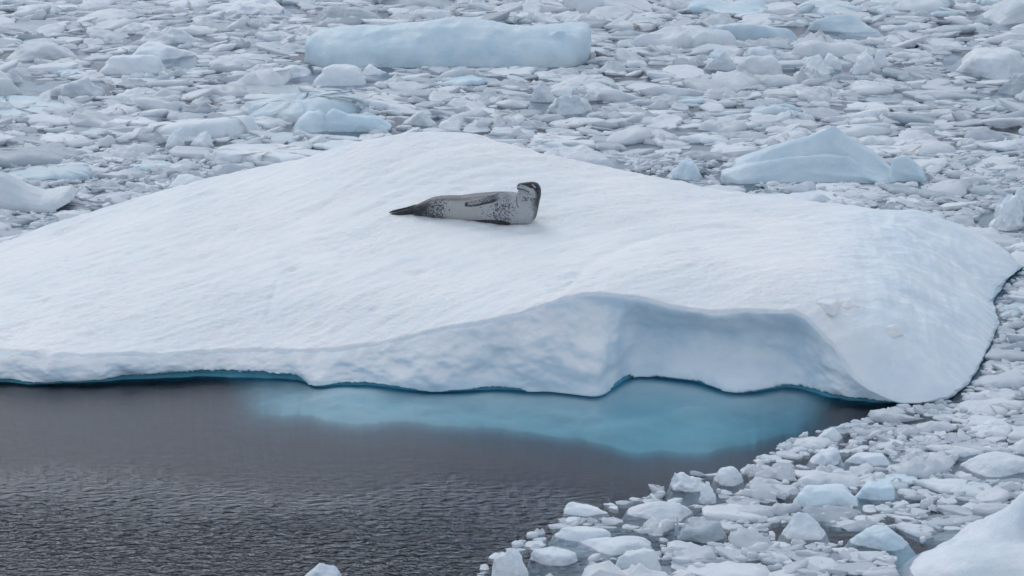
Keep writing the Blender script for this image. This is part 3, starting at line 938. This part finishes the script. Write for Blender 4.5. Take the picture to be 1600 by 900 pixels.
piece('ice_chunk', 'smooth grey-blue dome of ice below the broad white floe', 'ice chunk', [('hull', 1540, 1660, 108, 152, 'domed', 22)], G_, land='the grey-blue dome')
piece('ice_chunk', 'white ice lump with an upright square block behind the seal', 'ice chunk',
      [('hull', 822, 878, 126, 160, 'wedge', 31, .6), ('hull', 835, 945, 145, 184, 'lumpy', 32), ('hull', 890, 905, 136, 160, 'lumpy', 33, 1.)], W_, amp=.03, land='the lump with an upright block')
piece('ice_chunk', 'pale humped ice block with a sharp crest behind the floe summit', 'ice chunk',
      [('hull', 440, 535, 172, 210, 'domed', 41), ('outline', [(500, 208), (512, 176), (520, 168), (545, 178), (590, 182), (612, 196), (606, 208)], .9, .6)], B_, amp=.015, land='the humped block')
piece('ice_chunk', 'bright white wedge of ice just behind the floe summit', 'ice chunk', [('hull', 616, 700, 170, 198, 'wedge', 43)], W_, land='the bright wedge')
piece('ice_chunk', 'rugged white ice lump right of the long turquoise iceberg', 'ice chunk', [('hull', 1085, 1160, 76, 112, 'wedge', 51), ('hull', 1130, 1226, 84, 120, 'domed', 52)], W_, amp=.02, land='the rugged white lump')
piece('ice_chunk', 'jagged low white ridge of ice with three small peaks', 'ice chunk', [('hull', 1245, 1330, 84, 118, 'lumpy', 53), ('hull', 1275, 1325, 80, 110, 'lumpy', 54), ('hull', 1312, 1378, 76, 118, 'lumpy', 55), ('hull', 1355, 1400, 76, 112, 'domed', 56)], W_, amp=.025, land='the jagged white ridge')
piece('ice_chunk', 'long lumpy white ice block in front of the turquoise iceberg', 'ice chunk', [('hull', 398, 500, 100, 124, 'lumpy', 57), ('hull', 470, 585, 97, 136, 'domed', 58), ('hull', 560, 610, 98, 118, 'lumpy', 59)], W_, amp=.025, land='the long lumpy block')
piece('ice_chunk', 'rough white ice raft with pale blue side at the left edge', 'ice chunk', [('hull', -40, 60, 106, 152, 'lumpy', 61), ('hull', 0, 40, 104, 130, 'wedge', 62), ('hull', 40, 185, 116, 154, 'lumpy', 63, .5)], W_, amp=.03, land='the rough white raft')
piece('ice_floe', 'smooth whaleback floe above the rough raft at upper left', 'ice floe', [('hull', -5, 145, 62, 98, 'domed', 64)], W_, land='the smooth whaleback floe')
piece('ice_chunk', 'broad rounded white chunk right of the whaleback floe', 'ice chunk', [('hull', 150, 268, 80, 118, 'domed', 65), ('hull', 175, 320, 65, 98, 'wedge', 66)], W_, amp=.02, land='the broad rounded chunk')
piece('ice_chunk', 'white ice chunk with twin peaks over the left back rim', 'ice chunk', [('hull', 248, 292, 198, 230, 'wedge', 67), ('hull', 286, 338, 204, 232, 'wedge', 68)], W_, amp=.02, land='the twin-peaked chunk')
piece('ice_floe', 'long white floe near the upper left, thick with ragged top', 'ice floe', [('hull', 185, 335, 40, 74, 'lumpy', 69)], W_, amp=.02, land='the ragged long floe')
piece('ice_chunk', 'tall crumbly white ice heap at the right edge beside the floe', 'ice chunk', [('hull', 1530, 1610, 300, 362, 'lumpy', 71), ('hull', 1560, 1625, 282, 340, 'lumpy', 72)], W_, amp=.04, land='the crumbly heap at the right edge')
piece('ice_chunk', 'rounded grey-white block peeking over the right back rim', 'ice chunk', [('hull', 1024, 1112, 246, 284, 'domed', 73)], B_, land='the rounded block at the back rim')
piece('ice_floe', 'low white ledge of ice just behind the rim right of summit', 'ice floe', [('hull', 830, 985, 226, 274, 'flat', 74, .8)], W_, land='the low ledge')
piece('ice_floe', 'long flat pale turquoise floe near the top right', 'ice floe', [('hull', 1085, 1280, 32, 66, 'flat', 75, .5), ('hull', 1250, 1400, 22, 54, 'wedge', 76, .5)], B_, land='the flat turquoise floe')
piece('ice_chunk', 'grey dome with a white snow rim at the top edge', 'ice chunk', [('hull', 482, 622, 8, 36, 'domed', 77)], G_, land='the grey dome at the top')
piece('ice_floe', 'wide white ice raft on the top edge left of centre', 'ice floe', [('hull', 310, 480, -4, 26, 'lumpy', 78)], W_, amp=.02, land='the wide raft on the top edge')
piece('ice_floe', 'large smooth white floe filling the top right corner', 'ice floe', [('hull', 1505, 1680, -5, 40, 'domed', 79)], W_, land='the top right corner floe')
# front right
piece('iceberg', 'large smooth white ice slope rising in the bottom right corner', 'iceberg',
      [('outline', [(1330, 905), (1440, 872), (1520, 838), (1575, 800), (1600, 766), (1680, 740), (1760, 760), (1780, 905)], 1.9, .75), ('hull', 1380, 1760, 852, 960, 'domed', 82, .8), ('hull', 1440, 1560, 832, 880, 'wedge', 181, .7)], W_, amp=.02, land='the corner slope')
piece('ice_chunk', 'smooth white arrowhead-shaped chunk among the near brash', 'ice chunk', [('hull', 1198, 1316, 796, 846, 'wedge', 84)], W_, land='the arrowhead chunk')
piece('ice_chunk', 'knobbly white ice lump with a stubby arm beside open water', 'ice chunk',
      [('hull', 1034, 1110, 738, 772, 'lumpy', 85), ('hull', 1085, 1130, 750, 790, 'lumpy', 86), ('hull', 1040, 1066, 736, 762, 'lumpy', 88)], W_, amp=.03, land='the knobbly lump')
piece('ice_chunk', 'smooth rounded slab right behind the knobbly lump', 'ice chunk', [('hull', 1106, 1172, 729, 762, 'domed', 87)], W_, land='the rounded slab')
piece('ice_floe', 'wide pale grey floe in the middle of the near brash', 'ice floe', [('hull', 1222, 1350, 750, 796, 'domed', 89), ('hull', 1310, 1400, 752, 786, 'flat', 90)], B_, land='the wide pale floe')
piece('ice_chunk', 'white wedge of ice with a flat face at the pack edge', 'ice chunk', [('hull', 956, 1092, 784, 822, 'domed', 91)], W_, land='the white wedge at the pack edge')
piece('ice_floe', 'thin pointed ice slab reaching left into open water', 'ice floe', [('hull', 876, 968, 787, 812, 'wedge', 92)], W_, land='the thin pointed slab')
piece('ice_floe', 'large thick ice plate below the thin pointed slab', 'ice floe', [('hull', 842, 960, 822, 850, 'flat', 93), ('hull', 868, 1040, 834, 872, 'domed', 94)], W_, land='the thick plate')
piece('ice_chunk', 'blocky white ice chunk at the bottom, leftmost of the near pack', 'ice chunk', [('hull', 760, 830, 850, 912, 'lumpy', 95), ('hull', 812, 910, 855, 888, 'flat', 96)], W_, amp=.02, land='the blocky chunk')
piece('ice_chunk', 'tilted smooth ice slab at the bottom beside the blocky chunk', 'ice chunk', [('hull', 930, 1052, 846, 905, 'flat', 97)], W_, land='the tilted slab')
piece('ice_chunk', 'lone white ice chunk floating in dark open water at the bottom', 'ice chunk', [('hull', 452, 544, 877, 915, 'wedge', 99)], W_, land='the lone chunk')
piece('ice_floe', 'elongated white floe at the upper end of the near brash', 'ice floe', [('hull', 1246, 1330, 696, 730, 'lumpy', 101), ('hull', 1300, 1400, 704, 732, 'flat', 102)], W_, land='the elongated floe')
piece('ice_floe', 'broad thick white floe at the right edge of the near brash', 'ice floe', [('hull', 1480, 1660, 706, 752, 'domed', 103)], W_, land='the broad thick floe')
piece('ice_floe', 'low translucent blue-grey floe left of the corner slope', 'ice floe', [('hull', 1302, 1445, 820, 866, 'domed', 104)], B_, land='the low translucent floe')
piece('ice_chunk', 'flat-topped white chunk at the tip where pack meets big floe', 'ice chunk', [('hull', 1268, 1328, 664, 692, 'wedge', 105)], W_, land='the chunk at the tip')
piece('ice_floe', 'slushy grey plate with a small upright slab on it', 'ice floe', [('hull', 1036, 1146, 812, 852, 'flat', 106), ('hull', 1052, 1064, 800, 838, 'wedge', 107, .5), ('hull', 1068, 1082, 806, 836, 'lumpy', 108, .6)], G_, amp=.03, land='the slushy plate')
piece('ice_chunk', 'pointed pale fin of ice standing on the corner slope', 'ice chunk', [('hull', 1562, 1608, 812, 868, 'wedge', 109, .6)], W_, land='the pale fin')

# ------------------------------------------------------------------ the rest of the pack

r = np.random.default_rng(77)
STY = ['flat', 'flat', 'domed', 'wedge', 'lumpy', 'domed']
def in_view(x, y, mrg=0):
    uu, vv = to_pix(np.array([x, y, 0.]))
    return -mrg < uu < 1600 + mrg and -mrg < vv < 900 + mrg

def sample_xy(far=108, near=31.5, k=2.0):
    # even per square metre over the wedge the lens sees, and a little beyond
    y = (near ** k + r.uniform() * (far ** k - near ** k)) ** (1 / k)
    return r.uniform(-.245, .245) * y, y

EX, EY = 1.22, .84                                   # pieces lie a little broadside
def throw(tiers, mask):
    out = []
    for ti, (lo, hi, tries, cap, far) in enumerate(tiers):
        n = 0
        for _ in range(tries):
            if n >= cap: break
            x, y = sample_xy(far, 31.5, 2.0 if ti < 3 else 1.2)
            a = lo + (hi - lo) * r.uniform() ** 1.6
            if ti <= 1 and 3 < x and y < 47: a *= .75
            if stamp_test(x, y, a * EX, a * EY, 0, mask, True, .80):
                out.append((x, y, a, ti)); n += 1
    return out

fixed = occ.copy()
TIERS = [(.55, 1.15, 1700, 195, 108), (.36, .55, 5600, 590, 108), (.20, .36, 23000, 2850, 108), (.09, .20, 66000, 7600, 108), (.05, .10, 30000, 2600, 60)]
sites = throw(TIERS, occ)
print('sites', len(sites), [sum(1 for q in sites if q[3] == k) for k in range(5)])

def outlines(sites, nang, gap, over=1.07):
    """each piece grows into the room its neighbours leave: radial outline, straight broken edges"""
    Pxy = np.array([q[:2] for q in sites]) / (EX, EY); Ar = np.array([q[2] for q in sites])
    cell = 1.0; buckets = {}
    for i, (x, y) in enumerate(Pxy): buckets.setdefault((int(x // cell), int(y // cell)), []).append(i)
    res = []
    for i, (x, y, a, ti) in enumerate(sites):
        n = nang[ti]; x, y = x / EX, y / EY
        th = (np.arange(n) + r.uniform(0, 1)) * 2 * math.pi / n + r.uniform(-.12, .12, n)
        reach = int(math.ceil((a * 1.7 + 1.3) / cell))
        bx, by = int(x // cell), int(y // cell)
        nb = [j for p in range(bx - reach, bx + reach + 1) for q in range(by - reach, by + reach + 1) for j in buckets.get((p, q), ()) if j != i]
        rad = np.full(n, a * 1.55)
        # a few breaks of its own
        for _ in range(4):
            ph, hgt = r.uniform(0, 6.28), a * r.uniform(.85, 1.5)
            cs = np.cos(th - ph); rad = np.where(cs > .05, np.minimum(rad, hgt / np.maximum(cs, .05)), rad)
        if nb:
            d = Pxy[nb] - (x, y); D = np.hypot(d[:, 0], d[:, 1]); ph = np.arctan2(d[:, 1], d[:, 0])
            lim = (D * D + a * a - Ar[nb] ** 2) / (2 * D)
            cs = np.cos(th[None] - ph[:, None])
            q = np.where(cs > .05, np.maximum(lim, .3 * a)[:, None] / np.maximum(cs, .05), 9)
            rad = np.minimum(rad, q.min(0))
        p3 = r.uniform(0, 6.28, 4)
        rad = rad * over * (1 + .10 * np.cos(2 * th + p3[0]) + .09 * np.cos(3 * th + p3[1]) + .07 * np.cos(5 * th + p3[2]) + .04 * np.cos(9 * th + p3[3]))
        # stop at the big floe, the open water and the named pieces
        st = np.linspace(.25, 1, 9)
        px_ = (x + np.cos(th)[:, None] * rad[:, None] * st) * EX; py_ = (y + np.sin(th)[:, None] * rad[:, None] * st) * EY
        ix = np.clip(((px_ - X0) / CELL).astype(int), 0, NX - 1); iy = np.clip(((py_ - Y0) / CELL).astype(int), 0, NY - 1)
        hit = fixed[iy, ix]
        first = np.where(hit.any(1), hit.argmax(1), 9)
        rad *= np.where(first < 9, np.maximum(st[np.maximum(first - 1, 0)] * .97, .3), 1)
        rad = rad * (1 + .05 * r.normal(size=n)) - gap * r.uniform(.2, 1.6)
        res.append((th, np.maximum(rad, .25 * a)))
    return res

def build_piece(th, rad, a, h, style, rings, rough):
    """broken slab: skirt under water, broken side, top after its style"""
    n = len(th); cs, sn = np.cos(th), np.sin(th)
    V = []
    ph = r.uniform(0, 6.28); off = r.uniform(0, 99, 3)
    for sc, hf in rings:
        rr_ = rad * sc
        # round the outline off towards the middle
        if sc < .8: rr_ = rr_ * .6 + .4 * rr_.mean()
        P = np.stack([rr_ * cs, rr_ * sn, np.full(n, hf)], -1)
        V.append(P)
    V = np.array(V).reshape(-1, 3)
    rel = (V[:, 0] * math.cos(ph) + V[:, 1] * math.sin(ph)) / a
    up = V[:, 2] > 0
    t = V[:, 2].copy()
    rho = np.hypot(V[:, 0], V[:, 1]) / a
    if style == 'flat': t = np.where(up, np.minimum(t * 1.6, 1) * .6 * (1 + .3 * rel), t)
    elif style == 'domed': t = np.where(up, t, t)
    elif style == 'wedge': t = np.where(up, np.minimum(t * 1.3, 1.05) * np.clip(.75 + .95 * rel, .12, 2.0), t)
    else: t = np.where(up, t * (1 + .2 * rel), t)
    k = {'flat': .16, 'domed': .22, 'wedge': .22, 'lumpy': .45}[style] * rough
    Q = np.c_[V[:, :2] / a * 2.1, V[:, 2:] * .4] + off
    t = np.where(up, t * (1 + k * 1.6 * fbm(Q, 3)), t)
    V[:, :2] *= (1 + .07 * fbm(np.c_[V[:, :2] / a * 3, V[:, 2:]] + off[::-1], 2))[:, None]
    V[:, 2] = np.where(up, t * h, t * max(.10, .45 * a))
    V[:, 0] *= EX; V[:, 1] *= EY
    tl = r.normal(0, .07, 2); V[:, 2] += tl[0] * V[:, 0] + tl[1] * V[:, 1]
    cen = V[-n:].mean(0)[None]
    V = np.vstack([V, cen])
    m = len(rings); i = np.arange(n); j = (i + 1) % n
    F = [np.stack([q * n + i, q * n + j, (q + 1) * n + j], -1) for q in range(m - 1)] + [np.stack([q * n + i, (q + 1) * n + j, (q + 1) * n + i], -1) for q in range(m - 1)]
    F.append(np.stack([(m - 1) * n + i, (m - 1) * n + j, np.full(n, m * n)], -1))
    return V, np.vstack(F)

R_BIG = [(.82, -.9), (.97, -.3), (1.02, -.03), (1.0, .10), (.97, .36), (.90, .58), (.80, .74), (.66, .86), (.50, .94), (.33, .99), (.15, 1.0)]
R_MID = [(.85, -.8), (1.02, -.05), (1.0, .14), (.92, .55), (.72, .84), (.40, 1.0)]
R_LOW = [(.9, -.6), (1.0, .05), (.86, .65), (.5, 1.0)]
outl = outlines(sites, {0: 44, 1: 40, 2: 20, 3: 14, 4: 9}, .006)
order = sorted([i for i, q in enumerate(sites) if in_view(q[0], q[1])], key=lambda i: -sites[i][2] / sites[i][1])
single = set(i for i in order if sites[i][3] <= 1)
single = set([i for i in order if i in single][:300 - len(LAND)])

TONE = {0: 'white', 1: 'grey', 2: 'bluish'}
SHAPE = {'flat': 'flat', 'domed': 'rounded', 'wedge': 'tilted', 'lumpy': 'lumpy'}
FREE = {'flat': .17, 'domed': .26, 'wedge': .30, 'lumpy': .34}
recs = []
SV, SF, ST, nb_ = [], [], [], 0
for i, (x, y, a, ti) in enumerate(sites):
    th, rad = outl[i]
    st_ = STY[int(r.integers(len(STY)))]
    ae = float(rad.mean())
    low_here = any(q[0] - .3 < x < q[1] + .3 and q[2] - 1.6 < y < q[2] + .2 for q in FRONT)    # nothing tall stands right before a named piece
    if i in single:
        tone = int(r.choice([0, 0, 0, 0, 0, 0, 1, 1, 1, 2]))
        if tone == 1: st_ = 'flat' if st_ in ('flat', 'lumpy') else 'domed'
        h = ae * FREE[st_] * r.uniform(.6, 1.3) * (.6 if tone == 1 else 1)
        if low_here: h = min(h, .07)
        V, F = build_piece(th, rad, ae, h, st_, R_BIG, .55)
        name = 'ice_floe' if st_ == 'flat' else 'ice_chunk'
        me = mesh_from(name, V, F)
        o = link(name, me, (x, y, 0), [W_, G_, B_][tone])
        uu, vv = to_pix(np.array([x, y, 0.]))
        size = 'large' if ae > .72 else ('medium' if ae > .48 else 'small')
        best = min(LAND, key=lambda q: math.hypot(q[0] - uu, 2.2 * (q[1] - vv)))
        du, dv = uu - best[0], vv - best[1]
        rel = ('right of' if du > 0 else 'left of') if abs(du) > 2.2 * abs(dv) else ('in front of' if dv > 0 else 'behind')
        recs.append([o, f"{size} {SHAPE[st_]} {TONE[tone]} {'floe' if st_ == 'flat' else 'chunk'} {rel} {best[2]}", uu, 'ice floe' if st_ == 'flat' else 'ice chunk'])
    else:
        if r.uniform() < (.08 if y < 46 else .17): continue
        tint = float(np.clip(r.normal(.72 if y < 46 else .56, .33), 0, 1))
        h = max(.015, ae * FREE[st_] * r.uniform(.25, 1.6) ** 1.3 * (.45 + .7 * tint))
        V, F = build_piece(th, rad, ae, h, st_, R_MID if ti <= 2 else R_LOW, 1.7)
        V = V + np.array([x, y, 0])
        SV.append(V); SF.append(F + nb_); ST.append(np.full(len(V), tint)); nb_ += len(V)
fixed_keep = fixed
for tiers, nang, rg, flat_, free in (([(.22, .5, 5000, 1020, 108), (.12, .24, 9000, 2150, 108)], {0: 18, 1: 13}, R_MID, .16, 1.0), ([(.045, .10, 12000, 4000, 60)], {0: 7}, R_LOW, .3, 1.4)):
    occ3 = fixed_keep.copy()
    over_ = throw(tiers, occ3)
    for (x, y, a, ti), (th, rad) in zip(over_, outlines(over_, nang, .0, .95)):
        st_ = STY[int(r.integers(len(STY)))]; ae = float(rad.mean())
        V, F = build_piece(th, rad, ae, max(.02, ae * FREE[st_] * free * r.uniform(.5, 1.3)), st_, rg, 1.6)
        tl = r.normal(0, flat_, 2); V[:, 2] += tl[0] * V[:, 0] + tl[1] * V[:, 1]
        V = V + np.array([x, y, r.uniform(0, .05)])
        SV.append(V); SF.append(F + nb_); ST.append(np.full(len(V), float(np.clip(r.normal(.8, .25), 0, 1)))); nb_ += len(V)
groups = {}
for q in recs: groups.setdefault(q[1], []).append(q)
ORD = ['leftmost', 'second from left', 'third from left', 'fourth from left', 'fifth from left', 'sixth from left', 'seventh from left', 'eighth from left']
for lab, lst in groups.items():
    lst.sort(key=lambda q: q[2])
    for i, q in enumerate(lst):
        full = lab if len(lst) == 1 else f'{lab}, {ORD[min(i, 7)]}'
        if len(full.split()) > 16: full = full.replace(' ice chunk', ' chunk').replace('the ', '')
        tag(q[0], full, q[3], 'floating pieces of the pack ice')
me = mesh_from('brash_ice', np.vstack(SV), np.vstack(SF))
add_attr(me, 'tint', np.concatenate(ST))
tag(link('brash_ice', me, mat=ICE_STUFF), 'countless small broken ice fragments crowding the water around the big floe', 'brash ice', kind='stuff')
print('brash', len(me.polygons), 'singles', len(recs))

# drowned plates and slush just under the surface
occ2 = berg_mask | open_mask
low = throw([(.5, 1.0, 2500, 500, 108), (.25, .5, 9000, 1800, 108)], occ2)
fixed = berg_mask | open_mask
SV, SF, ST, nb_ = [], [], [], 0
for (x, y, a, ti), (th, rad) in zip(low, outlines(low, {0: 16, 1: 12}, .03)):
    if r.uniform() < .4: continue
    V, F = build_piece(th, rad, a, .06, 'flat', R_LOW, 1)
    V = V + np.array([x, y, -.045 - r.uniform(0, .09)])
    SV.append(V); SF.append(F + nb_); ST.append(np.full(len(V), float(np.clip(r.normal(.12, .2), 0, 1)))); nb_ += len(V)
me = mesh_from('drowned_slush', np.vstack(SV), np.vstack(SF))
add_attr(me, 'tint', np.concatenate(ST))
tag(link('drowned_slush', me, mat=ICE_STUFF), 'grey waterlogged slush and drowned plates just under the surface', 'slush', kind='stuff')
